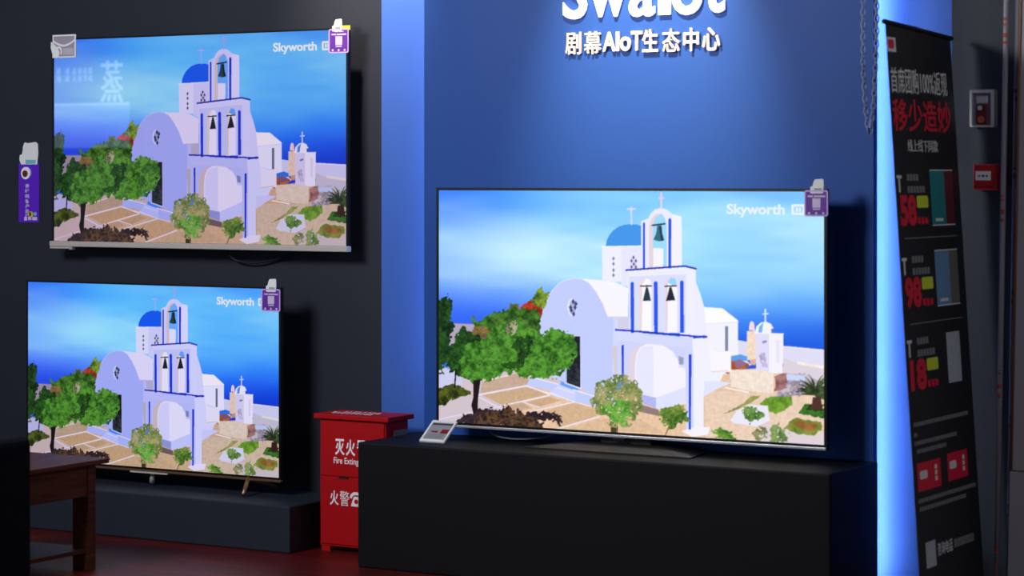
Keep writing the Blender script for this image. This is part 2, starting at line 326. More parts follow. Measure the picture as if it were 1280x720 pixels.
# ---------------------------------------------------------------- the picture shown on the screens
PICTURE = [
('P',[(36,573),(104,573),(104,675),(1,713),(1,651)],(150,135,160),(178,165,190)),
('P',[(-9,760),(57,775),(337,754),(337,1051),(-9,1086)],(190,170,175),(210,195,205)),
('P',[(-9,772),(57,777),(69,832),(62,848),(-9,869)],(175,175,225),(205,205,240)),
('P',[(230,823),(327,837),(534,820),(607,756),(1139,646),(1141,1062),(231,1164)],(197,165,138),(233,198,165)),
('P',[(710,806),(1004,810),(1013,1020),(711,1023)],(200,178,160),(236,208,185)),
('P',[(855,922),(915,952),(975,968),(1008,936),(1013,1020),(843,1017)],(196,182,190),(224,210,218)),
('P',[(122,875),(245,831),(303,857),(179,914)],(184,150,118),(205,172,138)),
('P',[(243,896),(303,867),(339,879),(277,913)],(180,148,118),(205,170,138)),
('P',[(122,816),(196,784),(245,765),(250,802),(245,821),(117,868)],(176,150,132),(198,170,150)),
('P',[(174,915),(233,895),(260,919),(201,943)],(180,150,125),(202,170,142)),
('P',[(299,923),(375,886),(432,911),(432,937),(332,995)],(188,155,122),(215,180,145)),
('P',[(347,1001),(437,948),(543,937),(607,990)],(190,160,130),(222,188,155)),
('L',[(112,876),(245,825)],2.8,(225,215,235),(243,232,250)),
('L',[(182,914),(306,861)],2.8,(225,215,235),(243,232,250)),
('L',[(245,825),(308,858)],2.8,(225,215,235),(243,232,250)),
('L',[(110,882),(177,930)],2.8,(215,205,230),(233,222,243)),
('L',[(233,895),(282,914)],2.3,(215,205,230),(233,222,243)),
('L',[(-4,993),(97,949),(182,916)],2.8,(205,195,225),(225,215,240)),
('L',[(245,939),(375,882)],2.8,(215,210,240),(235,228,250)),
('L',[(328,999),(439,938)],2.8,(225,215,245),(240,232,252)),
('L',[(127,816),(196,785)],2.3,(225,205,200),(240,225,220)),
('P',[(789,598),(819,605),(820,675),(789,677)],(200,200,235),(222,222,248)),
('P',[(897,614),(1007,624),(1007,718),(897,684)],(200,200,240),(225,222,248)),
('P',[(901,662),(936,681),(1007,690),(1008,802),(902,755)],(190,185,210),(222,212,225)),
('P',[(936,674),(1007,690),(1007,701),(936,685)],(225,215,210),(250,238,228)),
('L',[(901,618),(1007,627)],2.8,(222,215,240),(242,236,250)),
('F',[(902,726),(953,715),(987,748),(953,807),(885,820)],(120,110,130),(205,195,210),0.8,3.7),
('P',[(910,726),(953,729),(953,751),(910,748)],(180,195,240),(205,215,248)),
('P',[(700,535),(791,525),(792,657),(727,682),(701,741)],(222,222,252),(244,243,255)),
('P',[(678,462),(709,470),(753,473),(791,519),(792,528),(678,538)],(236,232,248),(255,253,255)),
('L',[(709,537),(791,526)],1.8,(205,205,235),(230,230,250)),
('P',[(759,545),(767,544),(767,644),(759,645)],(95,105,130),(128,138,165)),
('P',[(701,662),(798,657),(824,696),(772,736),(701,741)],(215,205,225),(238,230,242)),
('F',[(747,682),(767,670),(815,693),(820,704),(767,738),(743,709)],(150,70,40),(190,110,70),0.9,3.7),
('P',[(771,666),(798,655),(818,665),(818,680),(776,683)],(40,110,225),(95,160,235)),
('P',[(782,683),(796,675),(815,690),(802,705),(785,706)],(120,80,110),(150,110,140)),
('P',[(813,561),(835,558),(838,677),(814,676)],(222,195,178),(246,222,200)),
('P',[(834,566),(868,568),(868,725),(836,724)],(205,200,238),(228,222,250)),
('P',[(867,568),(902,566),(900,723),(867,727)],(226,222,250),(246,243,255)),
('P',[(833,567),(836,542),(847,525),(860,520),(872,529),(879,550),(877,566)],(225,228,245),(242,246,252)),
('P',[(841,567),(843,541),(854,524),(852,541),(850,566)],(70,130,225),(120,180,235)),
('P',[(872,549),(879,547),(878,566),(873,566)],(60,80,170),(90,115,190)),
('L',[(858,473),(858,523)],4.1,(200,205,245),(215,230,250)),
('L',[(852,490),(865,489)],2.8,(200,205,245),(215,230,250)),
('P',[(819,557),(819,541),(821,525),(825,520),(830,526),(832,542),(833,558)],(235,200,205),(250,220,225)),
('L',[(832,567),(902,567)],2.3,(230,226,248),(248,246,255)),
('P',[(850,600),(860,594),(863,602),(852,609)],(110,120,170),(140,150,195)),
('F',[(843,652),(858,644),(863,701),(850,702)],(150,140,175),(205,198,230),0.8,2.8),
('P',[(884,592),(893,592),(892,684),(885,685)],(212,206,236),(234,230,250)),
('P',[(820,675),(835,671),(835,696),(822,696)],(190,140,120),(222,175,155)),
('P',[(772,718),(837,715),(879,724),(878,808),(816,801),(772,786)],(214,196,185),(244,228,214)),
('L',[(757,791),(816,806)],2.8,(240,232,235),(255,250,248)),
('F',[(880,735),(909,721),(910,779),(881,800)],(120,75,80),(175,125,125),1,2.8),
('P',[(741,785),(774,757),(774,783),(754,795)],(195,165,150),(228,198,180)),
('F',[(842,849),(870,814),(919,814),(923,852),(885,888),(861,879)],(75,120,25),(130,175,60),1,2.8),
('F',[(755,896),(805,852),(824,818),(846,816),(822,850),(768,891)],(120,130,60),(160,165,95),0.85,2.8),
('F',[(902,943),(924,898),(991,908),(995,937),(976,965),(937,961)],(80,110,30),(140,150,70),1,2.8),
('F',[(924,923),(945,907),(983,916),(977,943),(945,944)],(130,90,40),(165,115,60),0.9,2.8),
('F',[(934,880),(957,841),(1008,852),(1008,895)],(15,60,15),(70,125,40),1,3.7),
('F',[(953,871),(974,834),(1008,838),(1008,859)],(10,25,10),(40,60,25),0.7,3.7),
('R',(979,805),53,(18,30,12),(85,105,65)),
('P',[(972,813),(991,811),(996,860),(969,859)],(50,28,25),(80,50,45)),
('P',[(388,367),(447,372),(482,379),(514,402),(514,523),(459,526),(449,478),(430,420)],(218,212,248),(248,246,255)),
('P',[(459,522),(519,519),(519,586),(487,588)],(175,170,205),(212,210,235)),
('P',[(446,230),(497,229),(497,377),(447,375)],(212,214,250),(240,240,255)),
('P',[(496,229),(550,228),(551,415),(496,388)],(200,200,248),(232,232,255)),
('L',[(445,233),(550,228)],2.3,(225,225,252),(250,248,255)),
('P',[(456,230),(458,208),(465,185),(474,167),(488,150),(504,141),(520,138),(536,139),(552,147),(553,225)],(16,86,238),(66,152,236)),
('L',[(522,69),(523,138)],3.7,(150,175,250),(215,220,250)),
('L',[(512,76),(533,75)],3.7,(160,175,250),(222,215,248)),
('S',[(476,281),(476,303),(476,329),(476,350)],3.2,(70,75,110),(130,130,170)),
('S',[(528,275),(523,289),(534,289),(529,302),(523,314),(534,314)],3.2,(60,65,100),(105,105,150)),
('P',[(682,322),(686,366),(698,416),(707,466),(711,524),(718,624),(647,629),(646,324)],(204,204,252),(238,238,255)),
('P',[(276,608),(279,543),(290,494),(302,448),(317,414),(333,388),(352,374),(374,367),(393,369),(412,385),(430,420),(447,467),(461,522),(482,525),(483,891),(276,759)],(160,170,246),(197,207,253)),
('L',[(286,517),(290,494),(302,448),(317,414),(333,388),(352,374),(374,367),(393,369)],1.8,(185,190,250),(222,226,255)),
('E',(367,488),12.9,36.9,(195,200,250),(226,230,255)),
('E',(369,488),9.2,31.0,(150,155,210),(178,182,230)),
('S',[(370,464),(363,489),(375,488),(371,516),(365,501),(377,473)],4.1,(45,50,90),(70,72,120)),
('P',[(476,525),(487,525),(490,794),(473,799)],(178,184,248),(212,218,255)),
('P',[(352,611),(389,608),(389,822),(352,805)],(20,22,30),(28,30,42)),
('L',[(352,611),(352,805)],1.8,(120,130,180),(150,160,200)),
('L',[(349,806),(390,825)],2.8,(205,205,250),(235,232,255)),
('F',[(357,723),(385,721),(385,814),(357,805)],(22,28,36),(50,60,66),0.6,3.7),
('L',[(389,608),(390,822)],1.4,(190,195,245),(220,224,255)),
('P',[(255,789),(330,813),(330,846),(245,825)],(166,176,246),(197,207,252)),
('L',[(255,787),(330,812)],2.3,(215,215,252),(240,240,255)),
('P',[(330,812),(375,835),(376,882),(306,858)],(178,186,248),(208,214,253)),
('L',[(327,826),(376,847)],2.3,(205,208,252),(230,232,255)),
('L',[(308,848),(358,876)],2.3,(205,208,252),(230,232,255)),
('P',[(374,835),(436,858),(436,899),(376,882)],(164,174,246),(196,206,252)),
('L',[(370,832),(439,860)],2.8,(214,215,252),(238,238,255)),
('L',[(245,828),(313,855),(376,884),(427,900)],1.8,(215,212,245),(240,236,250)),
('P',[(473,644),(493,643),(493,787),(480,788)],(176,168,180),(214,205,215)),
('P',[(485,580),(680,598),(681,641),(674,969),(662,970),(661,744),(514,778),(485,780)],(176,182,248),(208,214,254)),
('P',[(485,580),(681,596),(681,634),(485,614)],(180,186,250),(214,220,255)),
('L',[(485,616),(681,638)],1.4,(198,190,215),(232,222,238)),
('P',[(532,843),(531,717),(535,673),(545,643),(561,629),(581,629),(606,634),(629,656),(641,688),(645,718),(662,720),(663,864),(623,879),(550,856)],(222,218,250),(246,243,255)),
('P',[(514,785),(514,700),(519,667),(533,642),(558,629),(545,643),(535,673),(532,717),(532,843),(527,828)],(196,180,188),(226,214,226)),
('P',[(535,717),(538,673),(549,643),(579,633),(580,842),(535,839)],(205,204,250),(232,232,255)),
('P',[(643,673),(656,679),(655,707),(645,706)],(120,130,170),(150,158,195)),
('L',[(643,711),(661,714)],1.8,(205,200,225),(240,236,248)),
('P',[(545,836),(586,847),(586,891),(549,872)],(140,146,215),(180,186,240)),
('P',[(586,847),(662,797),(662,861),(593,895),(586,891)],(190,194,250),(224,228,255)),
('P',[(545,878),(593,896),(594,922),(541,908)],(105,85,90),(150,125,125)),
('P',[(678,598),(712,589),(721,631),(774,650),(774,714),(756,737),(743,782),(706,828),(706,966),(679,970)],(206,208,252),(242,242,255)),
('P',[(721,631),(743,652),(774,646),(774,729),(725,732)],(222,218,245),(250,247,255)),
('L',[(725,731),(767,723)],1.8,(200,170,150),(235,205,185)),
('P',[(708,770),(745,767),(774,772),(743,796),(707,832)],(196,198,250),(228,230,255)),
('P',[(660,643),(680,638),(681,970),(662,970)],(178,184,250),(212,218,255)),
('P',[(650,978),(677,961),(722,953),(717,986),(677,998)],(220,215,245),(248,243,255)),
('P',[(669,664),(676,663),(674,969),(669,969)],(22,42,190),(36,66,214)),
('P',[(497,639),(503,635),(503,779),(498,779)],(22,42,190),(36,66,214)),
('P',[(513,328),(662,308),(687,315),(687,576),(517,586)],(204,206,252),(240,240,255)),
('P',[(516,354),(662,338),(662,577),(517,578)],(188,192,250),(222,224,255)),
('L',[(513,344),(660,327)],1.4,(205,198,225),(235,228,240)),
('P',[(543,584),(543,386),(548,366),(558,359),(568,361),(574,381),(574,582)],(214,198,205),(234,220,224)),
('P',[(550,584),(551,385),(560,361),(569,364),(574,381),(574,582)],(226,222,252),(252,250,255)),
('P',[(610,580),(609,379),(614,360),(626,352),(635,357),(640,378),(640,578)],(210,192,200),(230,216,222)),
('P',[(615,580),(616,379),(624,355),(635,358),(640,378),(640,578)],(224,220,252),(250,248,255)),
('P',[(616,376),(624,353),(635,358),(640,382),(628,384)],(90,160,252),(150,215,250)),
('P',[(520,381),(525,374),(529,380),(530,585),(521,586)],(22,48,205),(44,88,236)),
('P',[(580,376),(585,369),(590,375),(591,581),(581,582)],(22,48,205),(44,88,236)),
('P',[(647,369),(651,363),(656,369),(657,577),(647,578)],(22,48,205),(44,88,236)),
('L',[(546,392),(574,390)],3.2,(20,22,30),(35,40,55)),
('P',[(560,396),(565,396),(569,421),(573,451),(552,453),(556,426)],(20,28,34),(36,60,74)),
('L',[(609,390),(638,387)],3.2,(20,22,30),(35,40,55)),
('P',[(620,394),(625,393),(630,419),(635,446),(611,450),(616,423)],(20,24,30),(34,40,54)),
('L',[(482,575),(588,582),(709,592),(714,590)],4.1,(20,28,165),(30,50,190)),
('P',[(680,589),(712,584),(712,593),(680,599)],(18,30,180),(32,66,214)),
('P',[(548,125),(566,114),(573,92),(584,76),(598,70),(614,77),(628,96),(651,104),(652,312),(548,321)],(200,202,252),(236,236,255)),
('P',[(628,96),(651,104),(652,312),(626,315)],(212,212,254),(244,243,255)),
('P',[(568,317),(568,147),(574,114),(586,95),(600,93),(608,110),(613,135),(613,316)],(100,168,254),(160,220,252)),
('P',[(578,317),(578,234),(605,236),(604,316)],(220,218,252),(246,246,255)),
('P',[(568,317),(568,147),(574,114),(586,95),(600,93),(583,114),(578,150),(579,317)],(204,188,198),(228,214,222)),
('P',[(552,135),(555,129),(558,135),(558,319),(552,319)],(22,44,200),(42,84,232)),
('P',[(617,117),(621,111),(625,117),(624,316),(617,316)],(22,44,200),(42,84,232)),
('L',[(576,142),(608,135)],3.7,(20,22,30),(34,46,64)),
('P',[(589,143),(600,143),(602,175),(607,202),(594,207),(579,201),(586,176)],(30,60,70),(50,110,130)),
('P',[(593,143),(600,143),(602,175),(607,202),(599,206)],(14,22,30),(30,60,84)),
('L',[(599,11),(599,71)],4.6,(150,165,245),(226,208,240)),
('L',[(593,30),(605,30)],3.7,(180,150,220),(232,205,235)),
('L',[(509,328),(555,321),(659,306),(687,316)],4.1,(18,22,160),(34,50,180)),
('F',[(-10,481),(11,465),(23,453),(39,479),(34,557),(41,595),(31,657),(36,680),(11,782),(-9,791)],(6,22,8),(40,85,30),1,8.3),
('F',[(249,477),(264,457),(283,407),(295,426),(311,419),(295,486),(269,502)],(25,60,12),(140,165,50),1,6.5),
('F',[(181,533),(200,487),(220,471),(220,539)],(60,70,20),(130,130,50),0.95,5.5),
('F',[(215,528),(225,489),(244,470),(269,481),(290,497),(277,547),(220,550)],(110,18,10),(190,60,38),1,5.5),
('F',[(96,553),(101,538),(116,560),(146,524),(181,511),(215,494),(278,506),(278,611),(191,639),(112,606)],(18,52,10),(85,135,45),1,7.4),
('F',[(87,615),(112,575),(146,604),(132,651),(97,653)],(90,70,30),(150,120,70),0.8,6.5),
('F',[(21,743),(46,618),(71,578),(94,607),(132,643),(107,737),(72,801),(31,781)],(8,32,8),(50,105,35),1,8.3),
('F',[(-9,861),(32,831),(72,851),(93,878),(52,895),(32,916),(-9,939)],(14,28,8),(90,100,30),1,6.5),
('L',[(48,772),(46,849)],4.1,(20,14,12),(28,20,18)),
('F',[(57,748),(64,701),(82,658),(127,628),(156,588),(201,563),(259,567),(279,611),(327,582),(370,598),(380,654),(365,726),(348,757),(303,790),(260,786),(245,803),(230,773),(196,780),(167,786),(132,815),(102,829),(67,793)],(22,62,12),(92,160,52),1,10.1),
('F',[(196,563),(215,551),(220,592),(206,616),(181,609)],(110,105,80),(190,175,160),0.6,4.6),
('F',[(206,646),(249,605),(259,673),(230,751),(201,753),(171,763),(171,732),(216,714)],(8,28,8),(40,85,24),0.75,11.1),
('P',[(98,814),(118,809),(111,890),(110,928),(115,962),(99,966),(92,922),(98,883)],(22,14,14),(30,20,20)),
('F',[(62,971),(112,943),(182,920),(231,940),(289,924),(337,953),(327,971),(279,965),(299,998),(132,1026),(57,1006)],(30,20,32),(62,46,48),0.95,12.0),
('F',[(92,999),(132,957),(191,929),(260,953),(284,996),(132,1022)],(48,30,22),(105,76,48),0.6,8.3),
('P',[(467,956),(488,954),(487,1009),(470,1011)],(50,50,25),(70,65,40)),
('F',[(420,867),(431,829),(459,778),(497,764),(534,791),(544,827),(550,878),(534,924),(509,959),(488,980),(465,952),(436,921)],(70,105,40),(178,172,112),0.74,15.7),
('F',[(441,902),(474,855),(515,859),(529,909),(497,971),(469,952)],(45,110,25),(120,185,75),0.75,13.8),
('L',[(610,997),(619,960),(623,937)],2.8,(110,85,60),(140,110,85)),
('F',[(588,911),(614,880),(645,864),(670,889),(667,933),(641,957),(614,967)],(35,85,20),(140,160,70),0.85,10.1),
('P',[(816,855),(864,856),(869,914),(838,942),(783,933),(772,923),(790,878),(803,874)],(205,205,235),(236,234,250)),
('F',[(803,899),(809,866),(829,871),(855,887),(855,908),(820,926)],(35,75,25),(120,160,75),0.8,8.3),
('F',[(729,974),(744,949),(764,967),(784,983),(784,1001),(742,1004)],(40,85,20),(120,170,65),0.9,7.4),
('F',[(826,979),(838,942),(864,943),(866,979),(842,1002)],(70,85,45),(165,165,115),0.65,8.3),
('F',[(869,978),(875,935),(894,926),(915,970),(907,1003),(879,999)],(50,85,35),(140,165,95),0.75,8.3),
]
SKY = [
((7,12),(35,90,250),(60,120,255)),
((115,22),(48,128,255),(80,160,255)),
((313,22),(55,150,255),(110,190,255)),
((545,14),(70,155,255),(130,205,255)),
((989,13),(60,140,255),(130,200,255)),
((25,82),(60,110,250),(100,150,255)),
((116,102),(85,150,255),(130,190,255)),
((313,123),(75,165,255),(150,215,255)),
((420,105),(60,155,255),(125,200,255)),
((48,213),(85,145,255),(150,200,255)),
((205,210),(105,180,255),(190,232,255)),
((314,258),(115,192,255),(200,242,255)),
((431,288),(105,185,255),(180,235,255)),
((26,352),(90,150,255),(145,195,255)),
((205,363),(90,168,255),(175,222,255)),
((26,457),(48,92,255),(88,140,255)),
((205,455),(65,118,255),(110,165,255)),
((49,560),(22,56,225),(45,98,245)),
((116,539),(22,58,230),(48,102,250)),
((708,134),(75,165,255),(172,232,255)),
((865,147),(85,170,255),(182,236,255)),
((984,193),(80,160,255),(158,214,255)),
((709,345),(70,155,255),(150,215,250)),
((866,355),(60,145,255),(148,210,255)),
((984,351),(55,140,255),(140,205,255)),
((749,431),(45,130,255),(130,200,255)),
((866,467),(28,100,252),(90,165,255)),
((985,445),(25,95,250),(85,160,250)),
((942,273),(60,150,255),(155,216,255)),
((797,255),(75,162,255),(168,228,255)),
((905,401),(50,138,255),(140,205,255)),
((867,531),(16,72,240),(52,122,245)),
((963,558),(8,52,222),(38,105,235)),
((867,643),(5,40,205),(30,90,225)),
((991,635),(5,40,205),(28,88,225)),
]

def vnoise(rng, W, H, cx, cy):
    gw, gh = int(W/cx)+3, int(H/cy)+3
    g = rng.random((gh, gw))
    x = np.arange(W)/cx; y = np.arange(H)/cy
    xi, yi = x.astype(int), y.astype(int); fx, fy = x-xi, y-yi
    fx = fx*fx*(3-2*fx); fy = (fy*fy*(3-2*fy))[:, None]
    a = g[yi][:, xi]*(1-fx)+g[yi][:, xi+1]*fx; b = g[yi+1][:, xi]*(1-fx)+g[yi+1][:, xi+1]*fx
    return a*(1-fy)+b*fy

def inside(px, py, pts):
    r = np.zeros(px.shape, bool); n = len(pts)
    for i in range(n):
        x0, y0 = pts[i]; x1, y1 = pts[(i+1) % n]
        if y0 == y1: continue
        c = ((py < y0) != (py < y1)) & (px < (x1-x0)*(py-y0)/(y1-y0)+x0)
        r ^= c
    return r

def paint(W, H):
    """draws the displayed picture twice (vivid and bright picture mode); returns two H x W x 3 arrays of 0..1 srgb"""
    rng = np.random.default_rng(3); S = 2; w, h = W*S, H*S
    ux, uy = w/1000, h/1000
    gx, gy = np.meshgrid(np.arange(w)+.5, np.arange(h)+.5)
    ims = []
    wts = 0; acc = [0, 0]
    st = (vnoise(rng, w, h, w/5, h/14)+.5*vnoise(rng, w, h, w/11, h/30))/1.5-.5
    for (q, a, b) in SKY:
        d2 = ((gx/ux-q[0])/2.2)**2+(gy/uy-q[1])**2
        k = np.exp(-d2/(2*48**2))+1e-4/(1+d2/1e4); wts = wts+k
        acc[0] = acc[0]+k[..., None]*np.array(a, float); acc[1] = acc[1]+k[..., None]*np.array(b, float)
    fade = np.clip((600-gy/uy)/250, 0, 1)
    for a in acc:
        im = a/wts[..., None]
        if a is acc[0]: im = im*np.array((1.3, 1.14, 1.0))+np.array((4, 6, 0))
        im = im+(st*fade)[..., None]*np.array((42, 30, 0)); ims.append(im)
    n1 = vnoise(rng, w, h, 14*ux, 14*ux)*2-1; n2 = vnoise(rng, w, h, 14*ux, 14*ux)*2-1
    n3 = vnoise(rng, w, h, 5*ux, 5*ux)*2-1; n4 = vnoise(rng, w, h, 5*ux, 5*ux)*2-1
    c1 = vnoise(rng, w, h, 16*ux, 13*ux); c2 = vnoise(rng, w, h, 6*ux, 5*ux); c3 = vnoise(rng, w, h, 2.6*ux, 2.2*ux)
    tone = np.clip((.42*c1+.33*c2+.25*c3-.5)*1.9+.66, 0, 1)
    hole = .5*c2+.5*vnoise(rng, w, h, 4*ux, 4*ux)
    grain = 1+.05*(c3-.5)+.07*(c2-.5)
    def blend(m, sl, a, b):
        for im, cl in ((ims[0], a), (ims[1], b)):
            c = np.array(cl, float)
            if cl[0]-cl[2] > 15: im[sl][m] = c*grain[sl][m][:, None]; continue
            im[sl][m] = c
    def bbox(pts, pad):
        xs = [p[0]*ux for p in pts]; ys = [p[1]*uy for p in pts]
        x0, x1 = max(0, int(min(xs)-pad)), min(w, int(max(xs)+pad)+1); y0, y1 = max(0, int(min(ys)-pad)), min(h, int(max(ys)+pad)+1)
        return (slice(y0, y1), slice(x0, x1)) if x1 > x0 and y1 > y0 else None
    for e in PICTURE:
        k = e[0]
        if k in 'PF':
            pad = 2 if k == 'P' else e[5]*ux*1.5
            sl = bbox(e[1], pad)
            if sl is None: continue
            px, py = gx[sl], gy[sl]
            pts = [(p[0]*ux, p[1]*uy) for p in e[1]]
            if k == 'P': blend(inside(px, py, pts), sl, e[2], e[3])
            else:
                a = e[5]*ux
                m = inside(px+n1[sl]*a*.7+n3[sl]*a*.55, py+n2[sl]*a*.7+n4[sl]*a*.55, pts)
                if e[4] < 1: m &= hole[sl] > (1-e[4])*.9+.05
                t = tone[sl][m][:, None]
                d, l = np.array(e[2], float), np.array(e[3], float)
                ims[0][sl][m] = (d*.9)*(1-t)+(l*.95)*t; ims[1][sl][m] = d*(1-t)+l*t
        elif k == 'L':
            r = e[2]*ux/2; sl = bbox(e[1], r+2)
            if sl is None: continue
            px, py = gx[sl], gy[sl]; m = np.zeros(px.shape, bool)
            for (p, q) in zip(e[1][:-1], e[1][1:]):
                ax, ay, bx, by = p[0]*ux, p[1]*uy, q[0]*ux, q[1]*uy
                t = np.clip(((px-ax)*(bx-ax)+(py-ay)*(by-ay))/((bx-ax)**2+(by-ay)**2+1e-9), 0, 1)
                m |= (px-ax-t*(bx-ax))**2+(py-ay-t*(by-ay))**2 < r*r
            blend(m, sl, e[3], e[4])
        elif k == 'S':
            for p in e[1]:
                r = e[2]*ux*1.15; sl = bbox([p], r*2+2)
                if sl is None: continue
                blend(np.abs(gx[sl]-p[0]*ux)+.7*np.abs(gy[sl]-p[1]*uy) < r, sl, e[3], e[4])
        elif k == 'E':
            p = e[1]; sl = bbox([p], max(e[2]*ux, e[3]*uy)+2)
            blend(((gx[sl]-p[0]*ux)/(e[2]*ux))**2+((gy[sl]-p[1]*uy)/(e[3]*uy))**2 < 1, sl, e[4], e[5])
        elif k == 'R':
            p = e[1]; R = e[2]*ux; sl = bbox([p], R+2)
            dx, dy = gx[sl]-p[0]*ux, gy[sl]-p[1]*uy; r = np.hypot(dx, dy); a = np.arctan2(-dy, dx)
            sp = np.zeros(r.shape, bool)
            for j in range(26):
                aj = math.radians(-15+210*j/25+rng.uniform(-4, 4)); lj = R*rng.uniform(.7, 1.05)
                sag = aj+(r/lj)**2*.25*(1 if aj > math.pi/2 else -1)
                sp |= (np.abs(a-sag)*np.maximum(r, 1) < 4.2*ux*(1-r/lj)+.6*ux) & (r < lj)
            t = tone[sl][sp][:, None]
            for im, f in ((ims[0], .85), (ims[1], 1)):
                im[sl][sp] = (np.array(e[3])*(1-t)+np.array(e[4])*t)*f
    res = []
    for im in ims:
        im = np.clip(im, 0, 255).reshape(H, S, W, S, 3).mean((1, 3))/255
        res.append(im)
    return res

PIC_W, PIC_H = 640, 360
VIVID, BRIGHT = paint(PIC_W, PIC_H)

def screen_material(name, strength, rough, spec):
    m = bpy.data.materials.new(name); m.use_nodes = True
    nt = m.node_tree; b = nt.nodes['Principled BSDF']
    at = nt.nodes.new('ShaderNodeVertexColor'); at.layer_name = 'picture'
    nt.links.new(at.outputs['Color'], b.inputs['Emission Color'])
    b.inputs['Emission Strength'].default_value = strength
    b.inputs['Base Color'].default_value = (.004, .004, .005, 1)
    b.inputs['Roughness'].default_value = rough; b.inputs['Specular IOR Level'].default_value = spec
    return m

def make_screen(parent, fr, w, h, img, m, step, tint=(1, 1, 1)):
    img = img[::step, ::step] if step > 1 else img
    H, W = img.shape[:2]
    o_, U, V, N = fr
    us = np.linspace(0, w, W); vs = np.linspace(h, 0, H)
    gu, gv = np.meshgrid(us, vs)
    co = np.stack([gu, np.zeros_like(gu), gv], -1).reshape(-1, 3).astype(np.float32)
    i = np.arange(H*W).reshape(H, W)
    q = np.stack([i[1:, :-1], i[1:, 1:], i[:-1, 1:], i[:-1, :-1]], -1).reshape(-1, 4)
    me = bpy.data.meshes.new('screen')
    me.vertices.add(len(co)); me.vertices.foreach_set('co', co.ravel())
    me.loops.add(q.size); me.loops.foreach_set('vertex_index', q.ravel().astype(np.int32))
    me.polygons.add(len(q)); me.polygons.foreach_set('loop_start', (np.arange(len(q))*4).astype(np.int32))
    me.update(calc_edges=True)
    c = img.reshape(-1, 3)
    c = np.where(c <= .04045, c/12.92, ((c+.055)/1.055)**2.4)*np.array(tint)
    rgba = np.concatenate([c, np.ones((len(c), 1))], 1).astype(np.float32)
    a = me.color_attributes.new('picture', 'FLOAT_COLOR', 'POINT'); a.data.foreach_set('color', rgba.ravel())
    me.materials.append(m)
    o = bpy.data.objects.new('screen', me); COL.objects.link(o)
    ORG[o.name] = o_.copy(); o.parent = parent; o.location = o_-ORG[parent.name]
    return o

# ---------------------------------------------------------------- televisions
def television(name, label, x0, x1, y, z0, z1, inner, img, smat, capmat, tint=(1, 1, 1), base_z=None, group=None):
    """thin black frame x0..x1, z0..z1 with its front at y; inner = picture rectangle"""
    t = empty(name, ((x0+x1)/2, y+.03, base_z if base_z is not None else z0), label, 'television')
    a0, a1, b0, b1 = inner
    mb = MB().ring([(x0, z0), (x1, z0), (x1, z1), (x0, z1)], [(a0, b0), (a1, b0), (a1, b1), (a0, b1)], (Vector((0, y, 0)), X, Z, Y), .012)
    mb.box(x0, x1, y+.012, y+.018, z0, z1)
    mb.build('bezel', M_BEZEL, t)
    sc = make_screen(t, (Vector((a0, y+.002, b0)), X, Z, -Y), a1-a0, b1-b0, img, smat, 1, tint)
    w, h = a1-a0, b1-b0
    fr = face_frame(a0, y+.0018, b0)
    MB().text('Skyworth', fr, (.764*w, .906*w, .895*h, .95*h), .032, .0004).build('caption', capmat, sc)
    g = MB().ring(rrect(.922*w, .955*w, .907*h, .95*h, .006), rrect(.928*w, .949*w, .917*h, .94*h, .004), fr, .0004)
    g.rect(.932*w, .938*w, .92*h, .937*h, fr, .0004).rect(.94*w, .945*w, .92*h, .937*h, fr, .0004)
    g.build('caption_mark', capmat, sc)
    # thin upper back and a thicker lower electronics box
    MB().box(x0+.08, x1-.08, y+.018, y+.034, z0+.04, z1-.05, .004).build('back_shell', M_HOUSING, t)
    MB().box(x0+.25, x1-.25, y+.034, y+.062, z0+.03, z0+(z1-z0)*.5, .006).build('electronics_box', M_HOUSING, t)
    return t

SM_C = screen_material('bright_screen_light', 1.0, .22, .25)
SM_A = screen_material('upper_screen_light', .86, .0, .5)
SM_B = screen_material('lower_screen_light', .95, .22, .25)

tvC = television('television', 'largest television, standing on the black plinth in front of the blue panel', .471, 2.061, -.15, .510, 1.406,
                 (.4815, 2.050, .527, 1.396), BRIGHT, SM_C, M_GLYPHB, base_z=.4634)
MB().box(.470, 2.058, -.1535, -.138, .5085, .5185, .002).build('bottom_bar', M_STEEL, tvC)
MB().box(1.225, 1.275, -.1545, -.14, .500, .510, .002).build('badge', M_STAND, tvC)
mb = MB()
fr = (Vector((0, 0, .4634)), X, Y, Z)
mb.prism([(.93, -.272), (1.60, -.272), (1.56, -.035), (.97, -.035)], fr, .006)
mb.add([(.935,-.268,.4694),(1.595,-.268,.4694),(1.555,-.04,.4694),(.975,-.04,.4694),(1.10,-.15,.486),(1.43,-.15,.486),(1.43,-.06,.486),(1.10,-.06,.486)],
       [(4,5,6,7),(0,1,5,4),(1,2,6,5),(2,3,7,6),(3,0,4,7),(0,3,2,1)])
mb.build('stand_base', M_STAND, tvC)
MB().box(1.16, 1.37, -.125, -.085, .48, .62, .006).build('stand_neck', M_STAND, tvC)

tvA = television('television', 'television mounted high on the dark wall, with a thick silver bar along its bottom', -1.591, -.058, .03, 1.153, 2.034,
                 (-1.580, -.067, 1.174, 2.027), VIVID, SM_A, M_GLYPH, (1.0, .93, .98))
MB().box(-1.596, -.055, .018, .05, 1.150, 1.1735, .004).build('bottom_bar', M_SILVER, tvA)
MB().box(-1.596, -1.485, .022, .04, 1.141, 1.151, .002).build('speaker_slot', M_SILVER, tvA)
MB().box(-1.488, -1.470, .020, .045, 1.137, 1.151, .002).build('receiver_window', M_STEEL, tvA)
MB().box(-1.05, -.60, .085, .14, 1.38, 1.80).build('wall_bracket', M_STAND, tvA)

